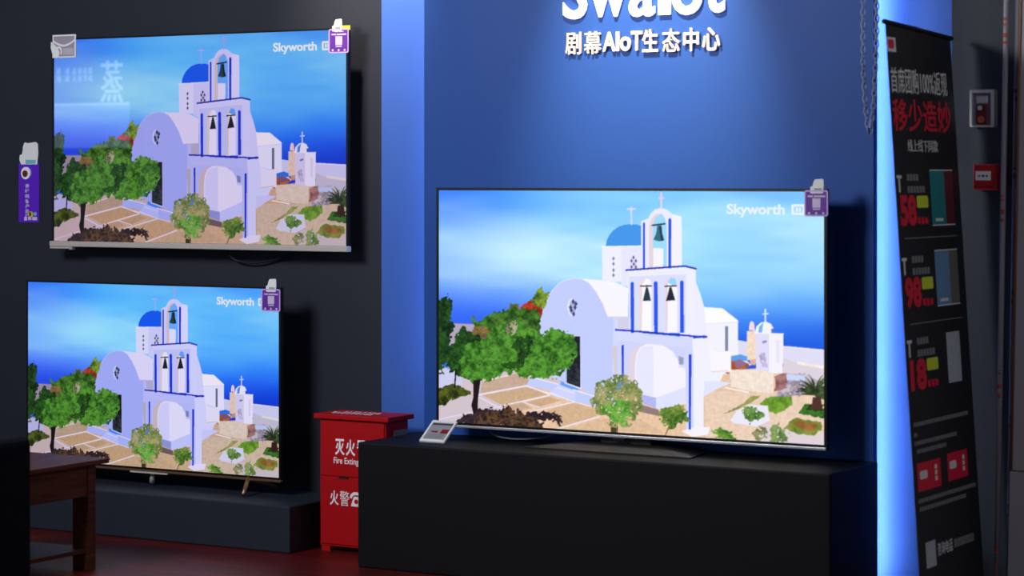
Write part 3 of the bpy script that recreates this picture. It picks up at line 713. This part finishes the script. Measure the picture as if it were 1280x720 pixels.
tvB = television('television', 'lower left television on slanted bronze feet, half hidden by the brown table', -1.634, -.304, -.08, .243, 1.008,
                 (-1.627, -.314, .256, 1.002), VIVID, SM_B, M_GLYPH, base_z=.18)
MB().box(-1.636, -.302, -.086, -.066, .238, .2475, .002).build('bottom_bar', M_BRONZE, tvB)
MB().box(-1.061, -.868, -.092, -.07, .2335, .240, .001).build('speaker_bar', M_SILVER, tvB)
for xc, s in ((-.45, 1), (-1.50, -1)):
    for dy, yy in ((-1, -.158), (1, .075)):
        MB().tube([(xc-s*.015, -.07+dy*.005, .245), (xc+s*.02, yy, .1905)], [.011, .008], 10).build('foot', M_BRONZE, tvB)
MB().tube([(-.965, -.062, .235), (-.975, -.055, .1935)], [.009, .012], 10).build('support_foot', M_SILVER, tvB)

# ---------------------------------------------------------------- plinths
MB().box(.294, 2.187, -.414, 0, 0, .4634, .006).build('display_plinth', M_PLINTH,
    label='tall black display plinth under the largest television', cat='plinth')
MB().box(-2.6, -.1114, -.2854, WY, 0, .1801, .006).build('display_plinth', M_PLINTH2,
    label='low charcoal display plinth under the lower left television', cat='plinth')

# ---------------------------------------------------------------- fire extinguisher box
fb = empty('fire_extinguisher_box', (.09, -.08, 0), 'red metal fire extinguisher box between the two plinths', 'fire extinguisher box')
FX0, FX1, FY0, FY1 = -.062, .244, -.152, .002
MB().box(FX0, FX1, FY0, FY1, .020, .513, .003).build('body', M_RED, fb)
for fx in (FX0+.005, FX1-.045):
    for fy in (FY0+.003, FY1-.033): MB().box(fx, fx+.04, fy, fy+.03, 0, .021).build('foot', M_RED, fb)
MB().box(-.082, .266, -.170, .012, .512, .531, .003).build('lid', M_RED, fb)
dr = MB().box(FX0+.006, FX1-.006, FY0-.005, FY0+.001, .293, .508, .001).build('upper_door', M_RED, fb)
dl = MB().box(FX0+.006, FX1-.006, FY0-.005, FY0+.001, .030, .286, .001).build('lower_door', M_RED, fb)
MB().box(.03, .075, FY0-.0065, FY0-.0045, .284, .291).build('latch', M_BLACK, fb)
ff = face_frame(0, FY0-.005, 0)
for ch, u in (('灭', .012), ('火', .062), ('器', .112), ('箱', .162)):
    MB().text(ch, ff, (u, u+.044, .374, .437), .026).build('character', M_WHITE, dr, label='white printed character')
MB().text('Fire Extinguisher', ff, (.006, .190, .334, .366), .006).build('lettering', M_WHITE, dr, label='white printed lettering')
for ch, u, w_ in (('火', -.012, .040), ('警', .034, .044)):
    MB().text(ch, ff, (u, u+w_, .180, .237), .0 if ch == '警' else .022).build('character', M_WHITE, dl, label='white printed character')
ph = MB()
ph.prism([(.086, .181), (.136, .181), (.130, .200), (.121, .219), (.101, .219), (.092, .200)], ff, .0008)
ph.prism([(.080, .213), (.084, .226), (.098, .236), (.124, .236), (.138, .226), (.142, .213), (.132, .211), (.127, .221), (.118, .225), (.104, .225), (.095, .221), (.090, .211)], ff, .0008)
ph.build('telephone_symbol', M_WHITE, dl, label='white telephone symbol')
MB().disc((.111, .200), (Vector((0, FY0-.006, 0)), X, Z, -Y), .009, .0008).build('telephone_dial', M_RED, dl)
MB().text('119', ff, (.150, .215, .180, .237), .03).build('lettering', M_WHITE, dl, label='white printed number')
lf = (Vector((0, 0, .531)), X, Y, Z)
rnd = random.Random(4)
for row, (va, ua, ub, n) in enumerate(((-.045, -.015, .16, 8), (-.082, -.045, .175, 10), (-.117, -.03, .165, 9))):
    mb = MB()
    for k in range(n):
        u = ua+(ub-ua)*k/n
        mb.rect(u, u+(ub-ua)/n*rnd.uniform(.35, .62), va-rnd.uniform(.004, .009), va+rnd.uniform(.004, .008), lf, .0008)
    mb.build('lid_print', M_WHITE, bpy.data.objects['lid'], label='row of small white print')
hp = MB().ring(rrect(-.100, -.006, .430, .474, .004), rrect(-.092, -.014, .436, .462, .003), (Vector((FX1, 0, 0)), Y, Z, X), .004)
hp.rect(-.094, -.012, .434, .464, (Vector((FX1, 0, 0)), Y, Z, X), .0015)
hp.build('side_handle_plate', M_PLATE, fb, label='grey recessed handle plate')

# ---------------------------------------------------------------- cards and tags on the televisions
def tv_tag(x0, x1, y, z0, z1, label, top, corner):
    w, h = x1-x0, z1-z0
    t = empty('price_tag', ((x0+x1)/2, y, z0), label, 'tag', 'purple cards on the television corners')
    fr = face_frame(x0, y, z0)
    cd = MB().prism(rrect(0, w, 0, h, .008), fr, .0015).build('card', M_TAG, t)
    MB().ring(rrect(0, w, 0, h, .008), rrect(.005, w-.005, .005, h-.005, .005), face_frame(x0, y-.0015, z0), .0006).build('border', M_TAGEDGE, cd)
    f2 = face_frame(x0, y-.0015, z0)
    MB().rect(.30*w, .48*w, .865*h, .895*h, f2).rect(.52*w, .74*w, .865*h, .90*h, f2).build('print_line', M_TAGPALE, cd)
    MB().rect(.14*w, .36*w, .735*h, .80*h, f2).rect(.40*w, .88*w, .735*h, .80*h, f2).build('print_line', M_TAGPALE, cd)
    MB().rect(.34*w, .68*w, .33*h, .69*h, f2).build('blank_panel', M_TAGPALE, cd)
    MB().rect(.36*w, .66*w, .25*h, .30*h, f2).build('print_line', M_TAGPALE, cd)
    for k in (.2, .5, .8): MB().disc((k*w, .12*h), f2, .05*w, .0006, 16).build('dot', M_TAGPALE, cd)
    # white die-cut piece standing on the card
    tx0, tx1, tz = top
    tw, th = tx1-tx0, tz-z1
    f3 = face_frame(tx0, y, z1)
    tp = MB().prism([(0, -.01), (tw*.95, -.01), (tw, th*.35), (tw*.98, th*.92), (tw*.88, th), (tw*.36, th*.96), (tw*.24, th*.72), (tw*.16, th*.35), (0, th*.30)], f3, .002).build('cutout', M_TOPPER, t)
    MB().rect(.3*tw, .85*tw, .02*th, .16*th, face_frame(tx0, y-.002, z1)).build('cutout_band', M_TOPPERG, tp)
    if corner: MB().rect(w*.62, w+.006, h-.006, h+.012, face_frame(x0, y+.0005, z0), .0004).build('corner_sticker', M_YELLOW, t)
    return t
tv_tag(-.149, -.053, .0295, 1.935, 2.031, 'purple card with white cutout on the upper television', (-.132, -.085, 2.070), True)
tv_tag(-.397, -.305, -.0805, .913, 1.002, 'purple card with white cutout on the lower left television', (-.375, -.325, 1.043), False)
tv_tag(1.978, 2.066, -.1505, 1.311, 1.401, 'purple card with white cutout on the largest television', (2.000, 2.050, 1.440), False)

ct = empty('clear_tag', (-1.52, .0295, 1.952), 'clear square film tag on the top left corner of the upper television', 'tag')
fr = face_frame(-1.585, .0295, 1.952); f2 = face_frame(-1.585, .0280, 1.952)
MB().rect(0, .130, 0, .098, fr, .0015).build('film', M_PINKGREY, ct)
MB().ring([(0, 0), (.130, 0), (.130, .098), (0, .098)], [(.006, .006), (.122, .006), (.122, .091), (.006, .091)], f2, .001).build('border', M_TOPPER, ct)
arc = [(.0+.123*k/10, .078-.022*math.sin(math.pi*k/10)) for k in range(11)]
MB().prism(arc+[(u, v-.009) for u, v in arc[::-1]], f2, .0008).build('band', M_TOPPER, ct)
MB().prism([(.004, .002), (.030, .002), (.040, .02), (.030, .042), (.006, .060), (-.008, .070), (-.010, .045)], f2, .0014).build('paper_corner', M_TOPPER, ct)
th = [(.034+.020*math.cos(math.radians(a)), .026+.022*math.sin(math.radians(a))) for a in range(-40, 181, 20)]
ti = [(.034+.012*math.cos(math.radians(a)), .026+.014*math.sin(math.radians(a))) for a in range(180, -41, -20)]
MB().prism(th+ti, f2, .0018).build('loop', M_TOPPER, ct)
MB().rect(.060, .116, .012, .040, f2).build('grey_print', M_CLEAR, ct)

# violet call-button card on the dark wall
cb = empty('call_button_card', (-1.82, .139, 1.245), 'tall violet card with a round call button on the dark left wall', 'sign')
fr = face_frame(-1.877, .1398, 0); f2 = face_frame(-1.877, .1378, 0)
cd = MB().prism(rrect(0, .117, 1.248, 1.505, .005), fr, .002).build('card', M_TAGDEEP, cb)
MB().disc((.045, 1.462), f2, .027, .006, 28).build('button_ring', M_WHITE, cb)
MB().disc((.044, 1.460), face_frame(-1.877, .1318, 0), .014, .004, 24).build('button', M_MAROON, cb)
for k, ch in enumerate('请呼叫客户经理'):
    v = 1.396-k*.0218
    MB().text(ch, f2, (.038, .060, v, v+.019), .03).build('character', M_TAGPALE, cd, label='pale printed character')
MB().disc((.072, 1.284), f2, .012, .0007, 16).disc((.062, 1.284), f2, .010, .0007, 16).build('yellow_print', M_YELLOW, cd)
MB().disc((.095, 1.285), f2, .009, .0007, 14).build('cyan_print', M_CYAN, cd)
MB().rect(.032, .048, 1.256, 1.272, f2).rect(.054, .073, 1.258, 1.272, f2).rect(.078, .106, 1.258, 1.272, f2).build('print_line', M_TAGPALE, cd)
tp = MB().prism([(.014, 1.500), (.106, 1.500), (.112, 1.545), (.110, 1.588), (.098, 1.597), (.050, 1.592), (.034, 1.596), (.026, 1.580), (.020, 1.545), (.006, 1.540), (.004, 1.520)], fr, .0025).build('cutout', M_TOPPER, cb)
MB().rect(.040, .098, 1.502, 1.520, face_frame(-1.877, .1372, 0)).build('cutout_band', M_CYAN, tp)

# ---------------------------------------------------------------- price sign on the tall plinth
ps = empty('price_sign', (.545, -.26, .4634), 'small white framed price sign leaning on the tall black plinth', 'price sign')
o_ = Vector((.4930, -.298, .4640)); U = X; V = Vector((0, .094, .068)); Vl = V.length; V = V/Vl; N = U.cross(V)
N = N if N.y < 0 else -N
w, h = .108, Vl
fr = (o_, U, V, N); f2 = (o_+N*.005, U, V, N)
MB().rect(0, w, 0, h, fr, .004).build('backing', M_WHITE, ps)
MB().ring(rrect(0, w, 0, h, .003), rrect(.008, w-.007, .012, h-.010, .002), (o_+N*.004, U, V, N), .003).build('frame', M_WHITE, ps)
ins = MB().rect(.008, w-.007, .012, h-.010, (o_+N*.004, U, V, N), .0006).build('insert', M_PRICEGREY, ps)
MB().rect(.010, w-.012, h-.022, h-.015, f2).build('dark_heading', M_PRICEDARK, ins)
MB().rect(.024, .052, .052, .060, f2).build('red_line', M_PRICERED, ins)
MB().rect(.066, .096, .048, .070, f2).build('red_block', M_PRICERED, ins)
for v in (.022, .030, .038): MB().rect(.014, .086, v, v+.003, f2).build('print_line', M_BDIM, ins)
MB().box(.535, .555, -.215, -.209, .4634, .520).build('prop_leg', M_WHITE, ps)

# ---------------------------------------------------------------- sign lettering on the feature panel
px = lambda a: .9445+(a-702)*(1.611-.9445)/(905-702)       # spacing of the letters, measured along the panel
sg = empty('shop_sign', (1.28, 0, 2.03), 'large glowing white letters cut off by the top of the picture on the blue panel', 'sign')
fr = face_frame(0, -.004, 0)
for ch, a, b, top in (('S', 700.5, 731.5, 2.225), ('w', 733, 784, 2.170), ('a', 785, 817.5, 2.172), ('ı', 822, 837, 2.168), ('o', 838.5, 876, 2.172), ('t', 879, 903, 2.205)):
    base = 2.034 if ch not in 'Sao' else 2.030
    MB().text(ch, fr, (px(a), px(b), base, top), .016, .010).build('letter', M_SIGNWHITE, sg)
MB().disc((px(829.5), 2.205), fr, .024, .010, 28).build('letter_dot', M_SIGNWHITE, sg)
ss = empty('shop_sign', (1.27, 0, 1.9), 'small cream raised characters in one row below the large glowing letters', 'sign')
for ch, a, b, lo, hi in (('剧', 704, 724, 0, 1), ('幕', 728, 750, 0, 1), ('A', 752, 768, .1, .95), ('I', 769, 773, .1, .95), ('o', 774, 787.5, .09, .72), ('T', 788, 802, .1, .95),
                 ('生', 802, 822, .02, 1), ('态', 827, 848.5, 0, 1), ('中', 853, 872, 0, 1), ('心', 876, 898, 0, 1)):
    z0 = 1.899
    MB().text(ch, fr, (px(a), px(b), z0+lo*.084, z0+hi*.084), .008 if ch in '剧幕态' else .02, .009).build('character', M_SUBWHITE, ss)

# ---------------------------------------------------------------- cables
def catenary(pts, n=10):
    P = [Vector(p) for p in pts]; out = []
    for i in range(len(P)-1):
        p0, p1, p2, p3 = P[max(i-1, 0)], P[i], P[i+1], P[min(i+2, len(P)-1)]
        for k in range(n):
            t = k/n
            out.append(.5*((2*p1)+(p2-p0)*t+(2*p0-5*p1+4*p2-p3)*t*t+(-p0+3*p1-3*p2+p3)*t**3))
    return out+[P[-1]]
MB().tube(catenary([(.66, -.08, .56), (.67, -.09, .50), (.70, -.10, .482), (.773, -.105, .4735), (.87, -.10, .480), (.945, -.09, .50), (.96, -.08, .56)]), .0035, 8).build('power_cable', M_CABLEG,
    label='grey cable drooping under the largest television', cat='cable')
MB().tube(catenary([(-.72, .10, 1.19), (-.70, .10, 1.13), (-.66, .105, 1.103), (-.58, .11, 1.095), (-.50, .115, 1.106), (-.42, .12, 1.128), (-.36, .12, 1.19)]), .004, 8).build('power_cable', M_CABLE,
    label='black cable hanging below the upper television', cat='cable')
MB().tube(catenary([(-.62, -.002, .30), (-.62, .0, .235), (-.58, .0, .200), (-.52, .0, .1905), (-.47, .0, .21), (-.46, -.002, .30)]), .004, 8).build('power_cable', M_CABLE,
    label='black cable looped under the lower left television', cat='cable')

# ---------------------------------------------------------------- hanging chain
mb = MB()
path = []
A, B, C = Vector((2.197, -.15, 3.28)), Vector((2.219, -.15, 1.588)), Vector((2.252, -.15, 3.28))
def chain_pt(t):
    # a narrow hanging loop
    zb = 1.600
    if t < .47: s = t/.47; return Vector((2.194+(.012*max(0, (s-.86)/.14)**2), -.15, 3.28+(1.66-3.28)*s))
    if t > .53: s = (1-t)/.47; return Vector((2.243-.014*max(0, (s-.80)/.2)**2, -.15, 3.28+(1.66-3.28)*s))
    s = (t-.47)/.06; return Vector((2.206+.023*s, -.15, 1.66-.064*math.sin(math.pi*s)))
pts = [chain_pt(i/2000) for i in range(2001)]
d = [0]
for a, b in zip(pts[:-1], pts[1:]): d.append(d[-1]+(b-a).length)
L = d[-1]; nl = int(L/.021); j = 0
for i in range(nl):
    t0 = (i+.5)*L/nl
    while d[j+1] < t0: j += 1
    p = pts[j]; tg = (pts[min(j+3, 2000)]-pts[max(j-3, 0)]).normalized()
    sd = Y if i % 2 else tg.cross(Y).normalized()
    lp = []
    for k in range(12):
        a = 2*math.pi*k/12; lp.append(p+tg*.0145*math.cos(a)+sd*.0075*math.sin(a))
    lp.append(lp[0]); mb.tube(lp, .0026, 5, cap=False)
mb.build('hanging_chain', M_CHAIN, label='long loop of thin grey chain hanging in front of the blue panel', cat='chain')

# ---------------------------------------------------------------- wall devices on the right
wb = empty('alarm_box', (2.515, WY, 1.6), 'chrome framed alarm box on the dark wall right of the banner', 'alarm box')
bx0, bx1, bz0, bz1, by = 2.478, 2.566, 1.617, 1.745, .108
MB().box(bx0+.004, bx1-.004, .122, WY, bz0+.004, bz1-.004).build('back_case', M_BOXIN, wb)
MB().ring(rrect(bx0, bx1, bz0, bz1, .006), rrect(bx0+.008, bx1-.013, bz0+.005, bz1-.011, .004), (Vector((0, by, 0)), X, Z, Y), .032).build('frame', M_CHROME, wb)
f2 = face_frame(0, .122, 0)
MB().rect(bx0+.022, bx1-.028, bz1-.045, bz1-.022, f2, .006).build('label_plate', M_CLEAR, wb)
MB().box(bx0+.022, bx1-.026, .112, .123, bz0+.010, bz1-.050, .004).build('siren', M_BOXRED, wb)
MB().disc((bx0+.040, bz0+.026), face_frame(0, .112, 0), .012, .006, 20).build('lamp', M_ORANGE, wb)
MB().disc((bx0+.036, bz1-.062), face_frame(0, .112, 0), .008, .006, 18).build('knob', M_CHROME, wb)

cp = empty('fire_call_point', (2.55, WY, 1.40), 'red square fire call point on the dark wall below the alarm box', 'fire alarm')
MB().box(2.498, 2.588, .085, WY, 1.402, 1.490, .005).build('housing', M_CALL, cp)
pl = MB().box(2.508, 2.562, .083, .086, 1.435, 1.466, .001).build('press_plate', M_WHITE, cp)
f2 = face_frame(0, .083, 0)
ar = MB().disc((2.535, 1.450), f2, .0045, .0006, 16)
ar.prism([(2.516, 1.450), (2.523, 1.4455), (2.523, 1.4545)], f2, .0006).prism([(2.554, 1.450), (2.547, 1.4455), (2.547, 1.4545)], f2, .0006)
ar.rect(2.521, 2.529, 1.449, 1.451, f2).rect(2.541, 2.549, 1.449, 1.451, f2)
ar.build('press_symbol', M_BLACK, pl, label='black dot between two arrowheads')
MB().box(2.5, 2.572, .0835, .0852, 1.412, 1.416).build('lower_groove', M_BOXRED, cp)

# ---------------------------------------------------------------- pipes by the right edge
def pipe(xb, k, y, r, m, mm, marks, glyph, label):
    def c(z): return Vector((xb+(z-.1)*k, y, z))
    t = empty('conduit_pipe', c(0), label, 'pipe')
    MB().tube([c(0), c(1.1), c(2.2), c(3.3)], r, 20).build('pipe', m, t)
    for z0, z1 in marks:
        g = MB(); n = max(2, int((z1-z0)/.022)); rr = random.Random(int(z0*100))
        for i in range(n):
            z = z0+(z1-z0)*i/n; p = c(z)
            a0 = -2.4+rr.uniform(-.2, .2); a1 = -.9+rr.uniform(-.3, .3); hh = (z1-z0)/n*rr.uniform(.35, .7)
            seg = 6; vs = []
            for q in range(seg+1):
                a = a0+(a1-a0)*q/seg
                for zz in (0, hh):
                    vs.append(c(z+zz)+Vector((math.cos(a), math.sin(a), 0))*(r+.0006))
            g.add(vs, [(2*q, 2*q+2, 2*q+3, 2*q+1) for q in range(seg)])
        g.build('print_mark', mm, t)
pipe(2.599, .0177, .04, .0092, M_PIPE, M_PIPEMARK, [(1.955, 1.995), (1.895, 1.94), (1.365, 1.395), (1.295, 1.345), (.78, .80), (.70, .765), (.175, .20), (.09, .16)], 0, 'thin grey pipe with orange print, left of the thicker pipe')
pipe(2.6405, .0168, .055, .0130, M_PIPE2, M_PIPEMARK2, [(1.70, 1.76), (1.44, 1.50), (1.02, 1.08), (.60, .66), (.30, .36)], 0, 'thicker dull grey pipe beside the off white board')

# ---------------------------------------------------------------- roll-up banner
bn = empty('banner_stand', (2.555, -.25, 0), 'tall black promotional banner leaning back between the blue panel and alarm box', 'banner')
BO = Vector((2.555, -.523, 0)); BT = Vector((2.427, -.523, 1.947))
BV = (BT-BO).normalized(); BU = Y.copy(); BN = BU.cross(BV)
BN = BN if BN.x > 0 else -BN
fb_ = (BO, BU, BV, BN); f1 = (BO+BN*.0012, BU, BV, BN); f2 = (BO+BN*.0018, BU, BV, BN)
BW, BH = .575, 1.951
# slightly rippled sheet
mb = MB(); nu = 24; vs = []; fs = []
for s in (0, 1):
    for j in range(2):
        for i in range(nu+1):
            u = BW*i/nu; rip = .0000
            vs.append(BO+BU*u+BV*(.05+(BH-.05-.027*i/nu)*j)+BN*(rip-(.0 if s else .0015)))
n_ = nu+1
for s in (0, 1):
    for i in range(nu):
        a = s*2*n_+i; fs.append((a, a+1, a+n_+1, a+n_))
for i in range(nu):
    fs += [(i, i+1, 2*n_+i+1, 2*n_+i), (n_+i, n_+i+1, 3*n_+i+1, 3*n_+i)]
fs += [(0, n_, 3*n_, 2*n_), (nu, n_+nu, 3*n_+nu, 2*n_+nu)]
sheet = MB().add(vs, fs).build('sheet', M_BANNER, bn)
MB().tube([BT+BU*-.012+BV*.0, BT+BU*(BW+.012)-BV*.027], .008, 12).build('top_rail', M_BLACK, bn)
MB().box(2.52, 2.583, -.535, .065, 0, .07, .012).build('base', M_ALU, bn)
MB().tube([Vector((2.53, -.23, .05)), BT+BU*.29-BN*.012], .008, 12).build('pole', M_ALU, bn)
def bp(name, m, fn, frame=None):
    mb = MB(); fn(mb); return mb.build(name, m, sheet)
bp('logo_tile', M_BPALE, lambda m: m.rect(.0, .072, 1.855, 1.902, f1))
bp('logo_patch', M_BRED, lambda m: m.prism(rrect(.004, .056, 1.865, 1.895, .010), f2, .0006))
bp('headline', M_BPALE, lambda m: m.text('首席团购100%返现', f1, (.012, .512, 1.722, 1.806), .006))
bp('slogan', M_BRED, lambda m: m.text('移少造妙', f1, (.010, .530, 1.598, 1.704), .014))
bp('subline', M_BPALE, lambda m: m.text('线上线下同款', f1, (.123, .392, 1.532, 1.572), .004))
for k, (vt, pc, sh) in enumerate(((0, (M_BTEAL, M_BMAROON), '58'), (-.267, (M_BBLUE, M_BOLIVE), '98'), (-.532, (M_BGREY, M_BGREY), '18'))):
    bp('item_number', M_BPALE, lambda m: m.rect(.010, .052, 1.445+vt, 1.455+vt, f1).rect(.024, .036, 1.400+vt, 1.445+vt, f1))
    def lines(m):
        r = random.Random(k)
        for va, ua, n in ((1.437, .098, 4), (1.398, .098, 6)):
            for i in range(n):
                m.rect(ua+.026*i, ua+.026*i+.020, va+vt, va+vt+.022, f1, .0006)
    bp('item_text', M_BDIM, lines)
    bp('price', M_BRED, lambda m: m.text(sh, f1, (.022, .164, 1.290+vt, 1.392+vt), .05))
    bp('price_note', M_BRED, lambda m: m.rect(.172, .196, 1.296+vt, 1.318+vt, f1).rect(.204, .228, 1.294+vt, 1.318+vt, f1).rect(.236, .262, 1.296+vt, 1.316+vt, f1))
    bp('price_badge', M_LIME, lambda m: m.prism(rrect(.172, .272, 1.348+vt, 1.388+vt, .008), f1, .0006))
    if k < 2:
        a0, a1 = .300, .508
        bp('product_picture', pc[0], lambda m: m.rect(a0, a0+(a1-a0)*.62, 1.290+vt, 1.472+vt, f1))
        bp('product_picture', pc[1], lambda m: m.rect(a0+(a1-a0)*.62, a1, 1.290+vt, 1.472+vt, f1))
        bp('picture_edge', M_BPALE, lambda m: m.rect(a0, a1, 1.470+vt, 1.474+vt, f2).rect(a0, a1, 1.287+vt, 1.291+vt, f2).rect(a0+.03, a0+.10, 1.302+vt, 1.312+vt, f2))
        bp('divider', M_BDIM, lambda m: m.rect(.046, .52, 1.249-.277*k, 1.252-.277*k, f1))
    else:
        bp('product_picture', pc[0], lambda m: m.rect(.360, .482, .762, .930, f1))
def small(rows):
    def f(m):
        r = random.Random(9)
        for (u0, u1, v) in rows:
            u = u0
            while u < u1:
                w = r.uniform(.012, .024); m.rect(u, min(u1, u+w), v, v+.013, f1); u += w+.005
    return f
bp('small_print', M_BDIM, small([(.026, .521, .645), (.023, .05, .612), (.023, .40, .585), (.040, .30, .558)]))
for u0, u1, dz in ((.030, .236, 0), (.300, .485, .006)):
    cdr = bp('coupon', M_BRED, lambda m: m.rect(u0, u1, .436+dz, .527+dz, f1))
    w = u1-u0
    bp('coupon_print', M_BPALE, lambda m: m.prism(rrect(u0+.10*w, u0+.42*w, .474+dz, .500+dz, .008), f2, .0006))
    for v0 in (.496, .477, .458): bp('coupon_mark', M_BPALE, lambda m: m.rect(u0+.74*w, u0+.84*w, v0+dz, v0+.014+dz, f2))
bp('small_print', M_BDIM, small([(.027, .55, .400), (.034, .45, .373)]))
bp('blank_panel', M_BGREY, lambda m: m.rect(.063, .148, .187, .270, f1))
bp('contact_line', M_BPALE, lambda m: m.text('咨询电话', f1, (.166, .300, .214, .256), .0))
bp('contact_number', M_BDIM, small([(.318, .50, .222), (.318, .50, .236)]))

# ---------------------------------------------------------------- brown table
TX1, TX0, TY1, TY0, TH = -.480, -1.10, -.905, -1.62, .407
tb = empty('side_table', (-.79, -1.26, 0), 'low brown wooden side table with lower shelf beside the black sofa', 'table')
MB().box(TX0, TX1, TY0, TY1, TH-.018, TH, .003).build('tabletop', M_TABLE, tb)
for lx0, lx1 in ((TX1-.110, TX1-.035), (TX0+.035, TX0+.110)):
    for ly0, ly1 in ((TY1-.078, TY1-.035), (TY0+.035, TY0+.078)):
        MB().box(lx0, lx1, ly0, ly1, 0, TH-.018, .002).build('leg', M_TABLE, tb)
for ax in (TX1-.062, TX0+.040): MB().box(ax, ax+.022, TY0+.078, TY1-.078, TH-.135, TH-.018).build('apron', M_TABLE, tb)
for ay in (TY1-.066, TY0+.046): MB().box(TX0+.110, TX1-.110, ay, ay+.020, TH-.135, TH-.018).build('apron', M_TABLE, tb)
MB().box(TX0+.045, TX1-.045, TY0+.045, TY1-.045, .062, .078, .002).build('shelf', M_TABLE, tb)

# ---------------------------------------------------------------- black sofa end in the lower left corner
SX1, SX0, SY1, SY0, SH = .022, -1.75, -1.87, -2.72, .606
sf = empty('sofa', (-.86, -2.3, 0), 'black box-shaped sofa in front of the side table at lower left', 'sofa')
MB().box(SX0+.05, SX1-.05, SY0+.05, SY1-.05, .04, .28, .02).build('base', M_SOFA, sf)
MB().box(SX1-.17, SX1, SY0, SY1, .03, SH, .028).build('armrest', M_SOFA, sf)
MB().box(SX0, SX0+.17, SY0, SY1, .03, SH, .028).build('armrest', M_SOFA, sf)
MB().box(SX0+.172, SX1-.172, SY1-.18, SY1-.002, .03, SH-.004, .028).build('backrest', M_SOFA, sf)
for a, b in ((SX0+.176, (SX0+SX1)/2-.003), ((SX0+SX1)/2+.003, SX1-.176)):
    MB().box(a, b, SY0+.01, SY1-.184, .28, .42, .03).build('seat_cushion', M_SOFA, sf)
for lx in (SX0+.06, SX1-.11):
    for ly in (SY0+.06, SY1-.11): MB().box(lx, lx+.05, ly, ly+.05, 0, .042).build('leg', M_STAND, sf)

# ---------------------------------------------------------------- lit sign across the room, seen only as a reflection in the upper television
M_GLOWSIGN = mat('glowing_sign_letters', (200, 220, 255), .5, emit=(225, 240, 255), estr=4.5)
M_GLOWPALE = mat('glowing_counter_panel', (160, 190, 230), .5, emit=(200, 220, 255), estr=1.8)
os_ = empty('counter_sign', (-6.59, -6.03, 0), 'glowing counter sign across the room, reflected in the upper television', 'sign')
MB().box(-7.05, -6.14, -6.08, -6.02, 1.60, 2.42, .005).build('sign_board', M_DARKWALL, os_)
fr = (Vector((0, -6.02, 0)), -X, Z, Y)
MB().text('蒸', fr, (6.282, 6.490, 1.995, 2.305), .0, .01).build('character', M_GLOWSIGN, os_)
mb = MB(); rr = random.Random(5)
for v in (2.215, 2.160):
    for u in (6.575, 6.628, 6.681, 6.734, 6.800, 6.885):
        for k in range(3): mb.rect(u+rr.uniform(0, .008), u+rr.uniform(.026, .040), v+.016*k, v+.016*k+.009, fr, .004)
mb.build('small_lettering', M_GLOWSIGN, os_)
MB().rect(6.221, 6.957, 1.978, 1.992, fr, .02).build('light_bar', M_GLOWSIGN, os_)
MB().rect(6.221, 6.957, 1.66, 1.975, fr, .004).build('pale_panel', M_GLOWPALE, os_)
for x in (-6.95, -6.26): MB().box(x, x+.04, -6.12, -6.08, 0, 2.40).build('post', M_STAND, os_)
